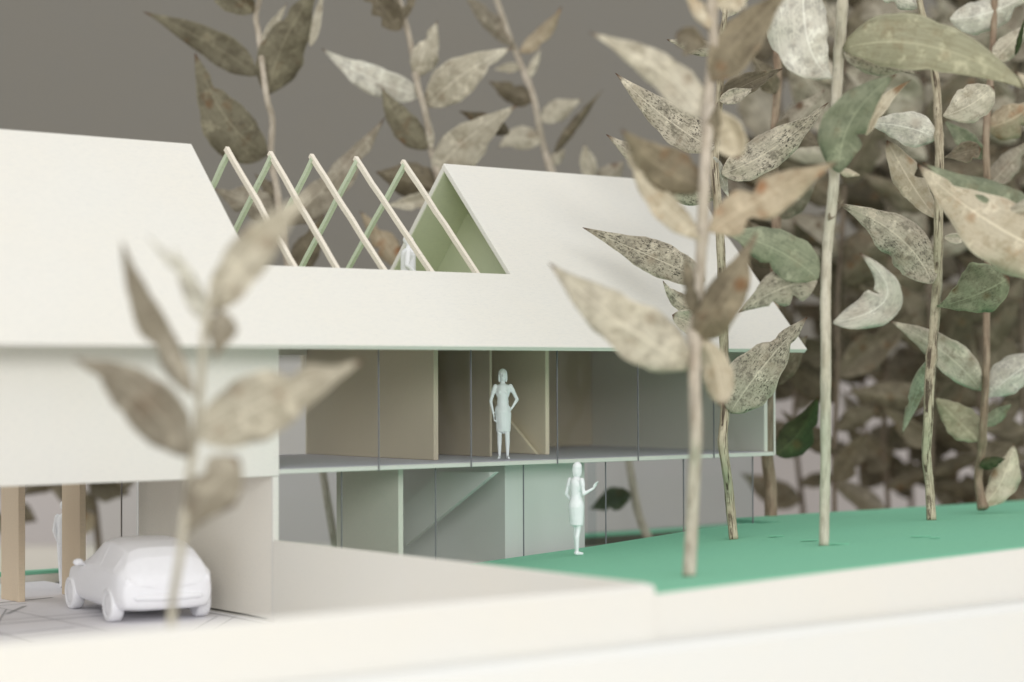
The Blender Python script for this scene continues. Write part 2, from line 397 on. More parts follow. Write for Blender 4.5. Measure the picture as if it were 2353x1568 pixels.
# inner walls, upper floor
zt = 5.055
box('inner_wall', (4.10, 1.13, Zs+.003), (4.21, 5.68, zt), M['card_tan'], H)
box('inner_wall', (5.905, 1.76, Zs+.003), (5.965, 5.57, zt), M['card_tan'], H)
box('inner_wall', (7.44, 1.92, Zs+.003), (7.54, 5.68, zt), M['cream_wall'], H)
prism('stair_panel', [Vector((7.30, 2.05, Zs+.01)), Vector((7.30, 5.0, Zs+.01)), Vector((7.30, 5.0, 4.9))], (.07, 0, 0), M['cream_wall'], H)
box('inner_wall', (5.97, 5.45, Zs+.003), (7.43, 5.55, zt), M['card_tan'], H)
box('back_glass', (.1, 5.60, Zs+.003), (4.08, 5.63, 4.72), M['glass'], H, 0)
box('back_wall', (.0, 5.58, 4.725), (4.09, 5.68, 5.05), M['card_grey'], H)
box('back_wall', (4.215, 5.58, Zs+.003), (5.90, 5.68, zt), M['card_tan'], H)
box('back_wall', (7.545, 5.58, Zs+.003), (11.755, 5.68, zt), M['card_tan'], H)
# ground floor walls
box('carport_wall', (-.10, .06, ZC+.004), (0.0, 4.92, 2.598), M['card_warm'], H)
box('wall_end', (-.105, -.02, ZC+.05), (.012, .055, 2.565), M['card'], H)
xd = hit(922/K, 1150/K, 1, .8).x
box('inner_wall', (xd-.06, .80, .145), (xd+.05, 2.9, 2.60), M['card_warm'], H)
xe0, xe1 = hit(1161/K, 1150/K, 1, .8).x, hit(1344/K, 1150/K, 1, .8).x
box('inner_wall', (xe0, .80, .145), (xe1, 4.3, 2.60), M['board'], H)
prism('stair_flight', [hit(x/K, y/K, 0, 4.75) for x, y in ((918, 1172), (1008, 1085), (1138, 1085), (932, 1254))], (.10, 0, 0), M['board'], H)
box('back_glass', (0.02, 5.2, .145), (11.55, 5.23, 2.60), M['glass_blue'], H, 0)
# carport posts and rear glass
xj = hit(279/K, 1180/K, 1, 4.96).x
box('glass_pane', (xj+.012, 4.95, ZC+.01), (-.104, 4.97, 2.595), M['glass'], H, 0)
box('joint', (xj-.008, 4.945, ZC+.01), (xj+.011, 4.975, 2.595), M['joint'], H, 0)
box('glass_pane', (xj-.7, 4.95, ZC+.01), (xj-.0085, 4.97, 2.595), M['glass'], H, 0)
box('post', (-2.24, 5.57, ZC), (-2.10, 6.35, 2.598), M['post'], H)
box('post', (-1.0, 5.57, ZC), (-.87, 6.35, 2.598), M['post'], H)

# ------------------------------------------------------------------ dried twig trees
def smooth_path(P, n):
    out = []
    for i in range(len(P)-1):
        p0, p1, p2, p3 = P[max(i-1, 0)], P[i], P[i+1], P[min(i+2, len(P)-1)]
        for k in range(n):
            t = k/n
            out.append(.5*((2*p1)+(p2-p0)*t+(2*p0-5*p1+4*p2-p3)*t*t+(3*p1-p0-3*p2+p3)*t**3))
    out.append(P[-1]); return out
def tube(name, pts, rads, mat, parent, ridges=.12, nodes=()):
    n = 12; v = []; f = []; uvs = []
    P = smooth_path([Vector(p) for p in pts], 6); R = smooth_path([Vector((r, 0, 0)) for r in rads], 6)
    ln = 0; ph = random.random()*6
    for i, p in enumerate(P):
        d = (P[min(i+1, len(P)-1)]-P[max(i-1, 0)]).normalized(); a = d.cross(Vector((0, 1, 0))).normalized(); b = d.cross(a)
        r = R[i].x*(1+random.uniform(-.05, .05)); ln += (p-P[max(i-1, 0)]).length
        for q in nodes: r *= 1+.38*math.exp(-((p-q).length/(R[i].x*1.3))**2)
        for k in range(n):
            th = 2*math.pi*k/n; rr = r*(1+ridges*math.sin(th*4+ph+ln*.4)+ridges*.5*math.sin(th*7-ln))
            v.append(p+(a*math.cos(th)+b*math.sin(th))*rr); uvs.append((th, ln))
    for i in range(len(P)-1):
        for k in range(n): f.append((i*n+k, i*n+(k+1) % n, (i+1)*n+(k+1) % n, (i+1)*n+k))
    f += [tuple(range(n-1, -1, -1)), tuple(range((len(P)-1)*n, len(P)*n))]
    me = mesh(name, v, f); u = me.uv_layers.new(name='size')
    for l in me.loops:
        th, s = uvs[l.vertex_index]; u.data[l.index].uv = (math.cos(th)*.5+th*.15, s)
    for p in me.polygons: p.use_smooth = True
    return link(name, me, mat, parent)
def wprof(t, blunt):
    w = (math.sin(math.pi*min(1, t**(.74+.95*max(0, (blunt-.6)/.4)))))**(.95 if blunt < .8 else .7) if 0 < t < 1 else 0
    w *= (1-.28*t*(1-blunt))
    u = max(0, (t-.62)/.38); w *= 1-.32*(1-blunt)*u*u*(3-2*u)*(1-.55*u)
    return max(w, .0)
def leaf(parent, base, tip, hw, D, mat='pale', ctrl=None, dt=None, dc=None, k=None, blunt=.25, hole=None):
    """base, tip, ctrl in photo px; hw = visible half widths (left, right of the way base->tip)"""
    if not isinstance(hw, tuple): hw = (hw, hw)
    hw = (hw[0]*1.1, hw[1]*1.1)
    b, e = Vector(base), Vector(tip); ln = (e-b).length
    c = Vector(ctrl) if ctrl else (b+e)/2+Vector((b-e).yx)*random.uniform(-.05, .05)
    L_ = px(ln, D)
    dt = random.uniform(-.35, .35)*L_ if dt is None else dt
    dc = random.uniform(-.22, .22)*L_ if dc is None else dc
    sg_ = random.choice((1, 1, -1)); k = (random.uniform(.25, 1.3)*sg_, random.uniform(.25, 1.3)*sg_) if k is None else k
    nb = [(random.uniform(.3, .9), random.choice((-1, 1)), random.uniform(.25, .65), random.uniform(.03, .08)) for _ in range(random.choice((0, 0, 1, 1, 2)))]
    nl, nw = 24, 8; v = []; uvA = []; uvB = []; ph = random.random()*6; wav = random.uniform(.05, .14)
    for i in range(nl+1):
        t = i/nl; p = b*(1-t)**2+c*2*t*(1-t)+e*t*t; d = ((c-b)*(1-t)+(e-c)*t)
        d = d.normalized() if d.length > 1e-6 else Vector((0, -1)); n = Vector((d.y, -d.x))
        w = wprof(t, blunt)
        w *= 1+.045*math.sin(ph+t*13)+.03*math.sin(ph*2+t*31)+random.uniform(-.025, .025)
        if i == 0: w = .05
        if i == nl: w = .006
        for j in range(nw+1):
            s = -1+2*j/nw; h = hw[0] if s < 0 else hw[1]; kk_ = k[0] if s < 0 else k[1]
            wn = w
            for t0, sd, am, wd in nb:
                if s*sd > 0: wn *= 1-am*math.exp(-((t-t0)/wd)**2)*abs(s)
            q = p-n*s*h*wn
            ow = px(h, D)*w*abs(s)
            dep = D+dt*t+dc*4*t*(1-t)+kk_*(ow**1.25)*1.1+wav*(math.sin(ph+t*9+s*2)+.6*math.sin(ph*3+t*19-s*3))*abs(s)*w*px(h, D)*2
            v.append(at(q.x, q.y, dep)); uvA.append((s*px(h, D)*w, t*L_)); uvB.append((s, t))
    f = []
    for i in range(nl):
        for j in range(nw):
            a = i*(nw+1)+j; f.append((a, a+1, a+nw+2, a+nw+1))
    me = mesh('leaf', v, f)
    for nm, src in (('size', uvA), ('unit', uvB)):
        u = me.uv_layers.new(name=nm)
        for l in me.loops: u.data[l.index].uv = src[l.vertex_index]
    for p_ in me.polygons: p_.use_smooth = True
    o = link('leaf', me, L[mat], parent)
    m = o.modifiers.new('thick', 'SOLIDIFY'); m.thickness = .016; m.offset = 0
    return o
def tree(label, stem, width, D, bk, leaves, group=None, ridges=.1):
    """stem: photo px from the ground up; leaves: tuples for leaf()"""
    pts = [at(x, y, D+(.25*math.sin(i*1.3) if i else 0)) for i, (x, y) in enumerate(stem)]
    r = [px(w, D)/2 for w in width] if isinstance(width, (list, tuple)) else None
    if len(r) == 2: r = [r[0]+(r[1]-r[0])*i/(len(stem)-1) for i in range(len(stem))]
    root = empty('model_tree', pts[0], label, 'tree', group)
    nodes = [at(lf[0][0], lf[0][1], D) for lf in leaves]
    nodes = [q for q in nodes]
    tube('stem', pts, r, B[bk], root, ridges, nodes)
    for lf in leaves:
        kw = lf[4] if len(lf) > 4 else {}
        leaf(root, lf[0], lf[1], lf[2], kw.pop('D', D), lf[3], **kw)
    return root
def ground_depth(x, y):
    D = 20.
    while D < 70:
        P = at(x, y, D)
        if P.z <= lawn_z(P.x, P.y): return D
        D += .02
    return D
# --- twig in the car court, nearest of all
tree('blurred bare twig with six taupe leaves in the car court, closest to the camera',
     [(548, 2135), (555, 1975), (559, 1920), (583, 1777), (602, 1605), (621, 1461), (640, 1318), (650, 1174), (664, 1031), (690, 930)], (30, 20), 24.2, 'smooth', [
     ((605, 1471), (238, 1155), (86, 86), 'taupe', dict(ctrl=(470, 1235), k=(.5, .1))),
     ((640, 1415), (1172, 1160), (104, 104), 'pale', dict(ctrl=(850, 1285), k=(.2, .2), dt=.3)),
     ((625, 1275), (392, 775), (48, 48), 'taupe', dict(ctrl=(445, 1010), k=(.3, .6))),
     ((662, 1040), (560, 800), (30, 34), 'white', {}),
     ((655, 960), (478, 765), (14, 22), 'white', {}),
     ((690, 1005), (1020, 600), (72, 66), 'pale', dict(ctrl=(790, 800), k=(.1, .2), dt=-.4)),
     ((690, 1160), (706, 1000), (30, 54), 'taupe', dict(blunt=1.)),
     ((588, 1740), (770, 1475), (74, 84), 'taupe', dict(ctrl=(640, 1590), blunt=1., k=(.2, .2), dt=-.5)),
     ])
# --- tall blurred twig in front of the roof
DF = ground_depth(2220, 1857)
tree('tall thin blurred twig nearest the front of the lawn, leaves overlapping the roof',
     [(2220, 1858), (2229, 1682), (2237, 1500), (2242, 1402), (2236, 1212), (2240, 1085), (2252, 906), (2262, 753), (2268, 600), (2276, 459), (2284, 300), (2296, 150), (2294, 0), (2300, -120)], (44, 32), DF, 'tan', [
     ((2289, 92), (2200, -40), (22, 28), 'cream', {}),
     ((2303, 20), (2400, -60), (45, 60), 'cream', dict(blunt=.8)),
     ((2300, 262), (2548, -40), (66, 70), 'umber', dict(ctrl=(2370, 110))),
     ((2282, 150), (2178, 110), (52, 36), 'brown', dict(blunt=.9)),
     ((2272, 385), (1898, 105), (58, 62), 'pale', dict(ctrl=(2170, 215), k=(.3, .3))),
     ((2290, 345), (2378, 515), (38, 66), 'cream', dict(blunt=1., ctrl=(2360, 390))),
     ((2285, 470), (2312, 330), (24, 24), 'brown', dict(dt=-.3)),
     ((2270, 600), (2000, 415), (62, 76), 'umber', dict(ctrl=(2110, 560), k=(.7, .2))),
     ((2262, 770), (2010, 470), (44, 40), 'cream', dict(ctrl=(2095, 650), k=(.1, .5))),
     ((2285, 745), (2700, 520), (62, 78), 'tan', dict(ctrl=(2450, 625), k=(.3, .2), dt=-.3)),
     ((2236, 1180), (1768, 848), (84, 96), 'pale', dict(ctrl=(1985, 1060), k=(.15, .35), dt=-.5)),
     ((2240, 1090), (2440, 745), (58, 74), 'umber', dict(ctrl=(2330, 970))),
     ((2242, 1070), (2325, 1310), (46, 46), 'cream', dict(blunt=1., ctrl=(2320, 1150))),
     ((2236, 1015), (2208, 820), (26, 22), 'brown', {}),
     ], ridges=.03)
# --- ridged twig right behind it, in focus
D5 = ground_depth(2363, 1738)
tree('ridged twig by the house corner with one large speckled leaf low on its right',
     [(2364, 1739), (2353, 1631), (2347, 1562), (2337, 1493), (2328, 1420), (2334, 1337), (2333, 1200), (2328, 1000), (2321, 804), (2310, 650), (2300, 510), (2318, 306), (2322, 150), (2334, 60), (2345, -80)], [29, 30, 27, 28, 30, 26, 27, 27, 27, 26, 25, 24, 22, 16, 14], D5, 'ridged', [
     ((2352, 1330), (2600, 1022), (84, 76), 'speck', dict(ctrl=(2425, 1205), k=(.15, .25), dt=.2)),
     ((2270, 905), (1876, 733), (52, 58), 'speck', dict(ctrl=(2110, 830), k=(.1, .2))),
     ((2300, 1010), (2135, 905), (30, 34), 'speck', dict(ctrl=(2180, 1000))),
     ((2320, 1080), (2165, 1015), (36, 44), 'pale', dict(blunt=.8)),
     ((2300, 480), (1982, 236), (56, 62), 'speck', dict(ctrl=(2170, 420), k=(.2, .2))),
     ((2300, 640), (1953, 434), (56, 70), 'speck', dict(ctrl=(2150, 590))),
     ((2325, 560), (2668, 330), (62, 58), 'speck', dict(ctrl=(2480, 515), k=(.3, .1))),
     ((2320, 318), (2520, 222), (38, 34), 'brown', dict(ctrl=(2400, 270))),
     ((2318, 325), (2430, 286), (24, 24), 'speck', dict(dt=.3)),
     ((2300, 505), (2348, 640), (16, 24), 'white', {}),
     ((2318, 165), (2148, 128), (26, 26), 'speck', {}),
     ((2334, 60), (2410, -90), (50, 40), 'pale', dict(blunt=.7)),
     ], ridges=.13)
# --- smooth pale stem
D6 = ground_depth(2654, 1758)
tree('smooth pale twig with a white curled leaf, standing in the middle of the lawn',
     [(2654, 1759), (2656, 1610), (2659, 1457), (2659, 1304), (2660, 1130), (2659, 957), (2664, 804), (2677, 680), (2687, 561), (2690, 430), (2694, 316), (2699, 220), (2708, 102), (2714, 0), (2722, -120)], (33, 37), D6, 'smooth', [
     ((2680, 250), (2590, -110), (118, 66), 'white', dict(ctrl=(2570, 190), k=(.2, .3), blunt=.9, dt=.3)),
     ((2716, 158), (3330, 300), (92, 84), 'olive', dict(ctrl=(2985, 75), k=(.65, -.15), dt=-1.2, dc=-.3)),
     ((2717, 168), (2960, 236), (40, 36), 'speck', dict(ctrl=(2820, 215), dt=.7)),
     ((2702, 556), (2888, 240), (84, 62), 'green', dict(ctrl=(2700, 360), k=(.3, .3), dt=-.5, blunt=.35, D=D6-.7)),
     ((2790, 436), (2935, 258), (26, 20), 'cream', dict(ctrl=(2822, 330), dt=.3)),
     ((2700, 548), (2772, 566), (10, 16), 'cream', {}),
     ((2684, 1040), (2768, 815), (62, 56), 'white', dict(ctrl=(2985, 985), k=(.25, .25), dt=-.2, dc=.2)),
     ((2634, 898), (2320, 740), (70, 72), 'green', dict(ctrl=(2520, 790), k=(.2, .3))),
     ((2632, 905), (2380, 1008), (62, 64), 'speck', dict(ctrl=(2520, 905), dt=.8, k=(.2, .2))),
     ((2668, 710), (2720, 640), (12, 10), 'brown', dict(dt=.4)),
     ], ridges=.03)
# --- ridged dark stem
D7 = ground_depth(3000, 1676)
tree('dark ridged twig on the lawn with a torn green blotched leaf on its right',
     [(3000, 1677), (2993, 1559), (2984, 1457), (2990, 1355), (2993, 1238), (3003, 1110), (3013, 983), (3021, 855), (3023, 714), (3026, 510), (3021, 383), (3016, 275), (2990, 130), (2962, 0), (2950, -100)], [32, 31, 32, 32, 33, 30, 30, 28, 27, 26, 24, 24, 20, 18, 16], D7, 'ridged', [
     ((3017, 446), (2786, 398), (56, 52), 'white', dict(ctrl=(2920, 395), k=(.25, .25), dt=.3)),
     ((3022, 708), (2856, 452), (42, 46), 'cream', dict(ctrl=(2955, 640), blunt=.9, k=(.3, .1))),
     ((3002, 914), (2700, 656), (80, 68), 'speck', dict(ctrl=(2935, 740), k=(.2, .3))),
     ((3038, 374), (3200, 280), (58, 54), 'pale', dict(ctrl=(3130, 350), blunt=.8, k=(.1, .3))),
     ((3040, 508), (3160, 480), (30, 34), 'brown', dict(blunt=1.)),
     ((3018, 988), (3250, 895), (88, 60), 'blotch', dict(ctrl=(3140, 965), blunt=1., k=(.3, .2), dt=-.2)),
     ((3040, 765), (3140, 772), (14, 18), 'pale', {}),
     ((2962, 20), (2770, -70), (40, 40), 'white', {}),
     ((3000, 1150), (2905, 1400), (22, 26), 'pale', dict(dt=2.2)),
     ], ridges=.16)
# --- reddish stem at the right edge
D8 = 42.6
tree('reddish twig at the back of the lawn, small dark green leaf near its foot',
     [(3166, 1640), (3150, 1544), (3161, 1457), (3167, 1365), (3177, 1187), (3177, 1034), (3182, 845), (3181, 700), (3179, 561), (3176, 434), (3190, 250), (3200, 100), (3205, -80)], (27, 20), D8, 'red', [
     ((3180, 410), (3345, 318), (50, 62), 'tan', dict(ctrl=(3270, 395))),
     ((3172, 512), (3040, 388), (30, 32), 'green', {}),
     ((3180, 1280), (3360, 1150), (60, 50), 'white', dict(ctrl=(3250, 1205), blunt=.7)),
     ((3160, 1258), (2864, 1034), (50, 56), 'pale', dict(ctrl=(3060, 1120), k=(.2, .2))),
     ((3166, 1632), (3265, 1430), (38, 52), 'cream', dict(ctrl=(3240, 1560), blunt=.7)),
     ((3155, 1500), (3238, 1478), (18, 22), 'darkgreen', {}),
     ((3150, 1420), (3010, 1280), (48, 56), 'olive', dict(dt=.8)),
     ((3190, 595), (3320, 450), (38, 40), 'taupe', dict(dt=.5)),
     ((3060, 62), (3330, -30), (46, 60), 'white', dict(ctrl=(3190, 60))),
     ((3195, 200), (3310, 80), (34, 38), 'pale', dict(dt=.6)),
     ((3270, 178), (3300, 60), (8, 10), 'darkgreen', dict(dt=-1)),
     ((3166, 1370), (3260, 1300), (20, 26), 'green', {}),
     ])
# --- large leaf reaching in from a twig beyond the right edge, in front
D9 = 33.5
tree('twig past the right edge whose big green and cream leaf reaches in',
     [(3560, 1790), (3540, 1400), (3530, 1000), (3520, 700), (3515, 300), (3520, -60)], (34, 28), D9, 'smooth', [
     ((3526, 870), (2955, 528), (118, 96), 'cream', dict(ctrl=(3180, 760), k=(.2, .15), dt=.8)),
     ((3518, 640), (3180, 700), (40, 40), 'pale', {}),
     ((3526, 840), (2970, 524), (26, 92), 'green', dict(ctrl=(3200, 690), k=(.6, .5), dt=.75, dc=-.15)),
     ((3520, 420), (3270, 230), (60, 40), 'cream', {}),
     ])
# --- trees behind the house
tree('thin grey twig behind the left part of the open rafters with drooping dark leaves',
     [(1085, 1790), (1050, 1580), (990, 1220), (935, 900), (902, 690), (890, 600), (873, 510), (877, 388), (862, 327), (850, 250), (834, 117), (824, 56), (836, 0), (845, -80)], (24, 17), 46., 'tan', [
     ((818, 40), (640, -90), (50, 54), 'shade', {}),
     ((860, 305), (1025, -40), (64, 80), 'shade', dict(ctrl=(900, 110), k=(.5, .9))),
     ((1000, 150), (1042, -30), (14, 18), 'pale', {}),
     ((842, 140), (925, 10), (14, 20), 'pale', {}),
     ((826, 244), (461, 38), (48, 52), 'shade', dict(ctrl=(690, 130), k=(.5, -.3))),
     ((862, 498), (628, 172), (90, 66), 'shade', dict(ctrl=(715, 430), k=(-.2, .6))),
     ((893, 690), (690, 610), (50, 55), 'taupe', {}),
     ((915, 720), (1240, 378), (38, 66), 'taupe', dict(ctrl=(1080, 590), k=(.6, .1))),
     ((942, 900), (1045, 690), (44, 44), 'brown', {}),
     ((900, 640), (820, 560), (20, 20), 'brown', {}),
     ])
tree('grey twig behind the gable of the open bay with pale leaves spread left and right',
     [(1700, 1800), (1640, 1600), (1560, 1200), (1480, 850), (1428, 640), (1404, 541), (1389, 485), (1379, 418), (1366, 347), (1348, 286), (1335, 214), (1320, 128), (1287, 0), (1270, -90)], (24, 16), 47., 'tan', [
     ((1290, 97), (1140, -90), (46, 52), 'brown', {}),
     ((1338, 246), (1409, 68), (34, 50), 'pale', dict(ctrl=(1365, 160), k=(.1, .5))),
     ((1356, 306), (1036, 156), (48, 48), 'white', dict(ctrl=(1190, 275), k=(.1, .1))),
     ((1380, 344), (1648, 155), (64, 62), 'pale', dict(ctrl=(1470, 230), k=(.1, .1))),
     ((1374, 482), (1231, 284), (42, 46), 'shade', dict(ctrl=(1270, 390), k=(.1, .8))),
     ((1390, 480), (1376, 360), (12, 12), 'pale', {}),
     ((1400, 560), (1666, 340), (54, 78), 'pale', dict(ctrl=(1470, 450), k=(.2, .1))),
     ((1640, 430), (1478, 358), (26, 30), 'dark', dict(dt=.5)),
     ((1412, 610), (1210, 555), (56, 62), 'brown', {}),
     ((1420, 640), (1245, 662), (26, 30), 'pale', {}),
     ((1440, 720), (1270, 830), (40, 40), 'brown', {}),
     ((1290, 860), (1160, 682), (36, 40), 'tan', {}),
     ((1300, 60), (1350, -60), (14, 16), 'brown', {}),
     ])
tree('blurry grey twig behind the right roof ridge with one yellowish upright leaf',
     [(2090, 1735), (2053, 1640), (2010, 1400), (1930, 1050), (1850, 760), (1771, 536), (1756, 490), (1741, 434), (1730, 367), (1715, 301), (1690, 240), (1662, 168), (1644, 128), (1600, 0), (1570, -90)], (26, 16), 50., 'tan', [
     ((1656, 150), (1485, -30), (28, 30), 'taupe', dict(k=(.7, .7))),
     ((1674, 170), (1810, 20), (26, 26), 'tan', dict(ctrl=(1760, 120))),
     ((1676, 216), (1590, 225), (16, 16), 'pale', {}),
     ((1712, 328), (1574, 262), (34, 36), 'brown', {}),
     ((1695, 256), (1742, 158), (14, 14), 'pale', {}),
     ((1744, 390), (1872, 322), (40, 30), 'pale', {}),
     ((1786, 492), (1942, 290), (15, 18), 'brown', dict(ctrl=(1850, 390))),
     ((1738, 462), (1604, 476), (36, 40), 'pale', dict(ctrl=(1670, 425), k=(.1, .6))),
     ((1905, 575), (1882, 465), (26, 28), 'pale', {}),
     ((1775, 530), (1820, 480), (20, 20), 'pale', {}),
     ((1930, 600), (2010, 520), (36, 36), 'taupe', {}),
     ((2006, 1380), (1810, 1240), (60, 60), 'brown', {}),
     ((2030, 1590), (1900, 1640), (34, 40), 'darkgreen', {}),
     ((1960, 1180), (2090, 1120), (46, 46), 'brown', {}),
     ])
tree('reddish twig rising just past the right house corner with a dark green leaf',
     [(2482, 1672), (2480, 1560), (2470, 1450), (2480, 1250), (2492, 1000), (2500, 700), (2490, 480), (2505, 260), (2500, 60), (2510, -90)], (40, 20), 43.6, 'red', [
     ((2496, 1462), (2636, 1276), (50, 54), 'darkgreen', dict(ctrl=(2590, 1410))),
     ((2480, 1240), (2600, 1080), (40, 40), 'brown', {}),
     ((2500, 700), (2640, 560), (44, 44), 'taupe', {}),
     ((2490, 480), (2655, 290), (48, 52), 'taupe', {}),
     ((2500, 300), (2420, 180), (36, 36), 'brown', {}),
     ((2500, 90), (2620, 10), (40, 40), 'taupe', {}),
     ((2496, 930), (2610, 800), (40, 46), 'brown', {}),
     ((2498, 600), (2360, 430), (52, 52), 'umber', {}),
     ((2494, 860), (2390, 700), (56, 50), 'brown', {}),
     ((2500, 400), (2640, 470), (50, 50), 'brown', {}),
     ((2488, 1010), (2370, 930), (40, 44), 'umber', {}),
     ((2503, 200), (2600, 130), (44, 44), 'umber', {}),
     ])
tree('blurred brown twig far behind the carport, seen between the two posts',
     [(340, 1990), (300, 1600), (250, 1400), (230, 1100), (225, 800)], (22, 16), 57., 'dim', [
     ((305, 1640), (150, 1560), (40, 40), 'brown', {}),
     ((290, 1560), (420, 1590), (40, 44), 'brown', {}),
     ((305, 1660), (190, 1740), (36, 30), 'tan', {}),
     ((270, 1480), (60, 1600), (50, 50), 'brown', {}),
     ((300, 1600), (470, 1520), (36, 36), 'taupe', {}),
     ])
tree('blurred brown twig far behind the carport, left of both posts',
     [(60, 1980), (20, 1600), (-20, 1400), (-30, 1100)], (22, 16), 58., 'dim', [
     ((20, 1620), (120, 1680), (36, 40), 'brown', {}),
     ((10, 1560), (130, 1500), (40, 40), 'brown', {}),
     ((30, 1700), (-120, 1640), (36, 36), 'taupe', {}),
     ])
# --- the dense thicket behind the lawn
G = 'brown twigs of the dense thicket'
ORD = ['leftmost', 'second from the left', 'third from the left', 'fourth from the left', 'fifth from the left', 'middle one', 'fifth from the right', 'fourth from the right', 'third from the right', 'second from the right', 'rightmost']
spots_ = [(2590, 58, 60), (2680, 52, -80), (2770, 62, 200), (2850, 55, -100), (2930, 64, 60), (3010, 52, -60), (3080, 60, 120), (3150, 54, -100), (3230, 62, -50), (3320, 54, -80), (3400, 58, -60)]
for i, (x, D, top) in enumerate(sorted(spots_)):
    lean = random.uniform(-90, 60)
    yb_ = (865+6.18*FPX/D)/K
    st = []
    n = 8
    for q in range(n+1):
        t = q/n; st.append((x+lean*t+random.uniform(-10, 10), yb_+(top-yb_)*t))
    lv = []
    y = random.uniform(1530, 1650); side = random.choice((-1, 1))
    while y > top-20:
        t = (yb_-y)/(yb_-top); bx = x+lean*t; ln = random.uniform(260, 400)*46/D; a = random.uniform(.05, 1.15)
        if y > 1300: ln *= .72
        tipx = bx+side*ln*math.cos(a); tipy = y-ln*math.sin(a)
        w = ln*random.uniform(.15, .27)
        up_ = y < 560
        mt = random.choice(('taupe', 'pale', 'taupe', 'brown', 'speck') if up_ else ('brown', 'dark', 'brown', 'taupe', 'brown', 'dark', 'brown'))  # lower leaves get darker mats: thicket shade put into their colour
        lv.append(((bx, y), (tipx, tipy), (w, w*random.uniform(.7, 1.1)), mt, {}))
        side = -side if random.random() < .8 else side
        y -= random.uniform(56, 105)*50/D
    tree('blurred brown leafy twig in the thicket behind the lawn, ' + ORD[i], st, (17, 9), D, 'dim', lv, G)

# ------------------------------------------------------------------ white figures
def remeshed(name, bm, mat, parent, vox=.011, it=3):
    me = bpy.data.meshes.new(name); bm.to_mesh(me); bm.free()
    tmp = bpy.data.objects.new('tmp', me); COL.objects.link(tmp)
    r = tmp.modifiers.new('r', 'REMESH'); r.mode = 'VOXEL'; r.voxel_size = vox
    s = tmp.modifiers.new('s', 'SMOOTH'); s.factor = .5; s.iterations = it
    dg = bpy.context.evaluated_depsgraph_get(); m2 = bpy.data.meshes.new_from_object(tmp.evaluated_get(dg))
    bpy.data.objects.remove(tmp); m2.name = name
    for p in m2.polygons: p.use_smooth = True
    m2.materials.clear()
    o = bpy.data.objects.new(name, m2); COL.objects.link(o); m2.materials.append(mat); o.parent = parent
    return o
def ell(bm, c, r, rot=None):
    mt = Matrix.Translation(c) @ (rot or Matrix()) @ Matrix.Diagonal((*r, 1))
    bmesh.ops.create_icosphere(bm, subdivisions=2, radius=1, matrix=mt)
def limb(bm, a, b, ra, rb):
    a, b = Vector(a), Vector(b); d = b-a
    q = d.to_track_quat('Z', 'Y').to_matrix().to_4x4()
    bmesh.ops.create_cone(bm, cap_ends=True, segments=14, radius1=ra, radius2=rb, depth=d.length, matrix=Matrix.Translation((a+b)/2) @ q)
    ell(bm, a, (ra,)*3); ell(bm, b, (rb,)*3)
def hand(bm, wrist, d, side):
    w = Vector(wrist); d = Vector(d).normalized(); s = d.cross(Vector((0, 1, 0)))
    s = s.normalized() if s.length > .1 else Vector((1, 0, 0))
    ell(bm, w+d*.045, (.020, .034, .045) if abs(d.z) > .6 else (.04, .03, .034))
    for i, ln in enumerate((.075, .088, .082, .062)):
        o = Vector((0, 1, 0))*(-.027+.018*i)
        m_ = w+d*.08+o; e = m_+d*ln*.55; e2 = e+(d*.7+s*.5*side).normalized()*ln*.45
        limb(bm, m_, e, .0105, .0095); limb(bm, e, e2, .0095, .0085)
    limb(bm, w+d*.025+Vector((0, -.026, 0)), w+d*.075+Vector((0, -.055, 0)), .012, .010)
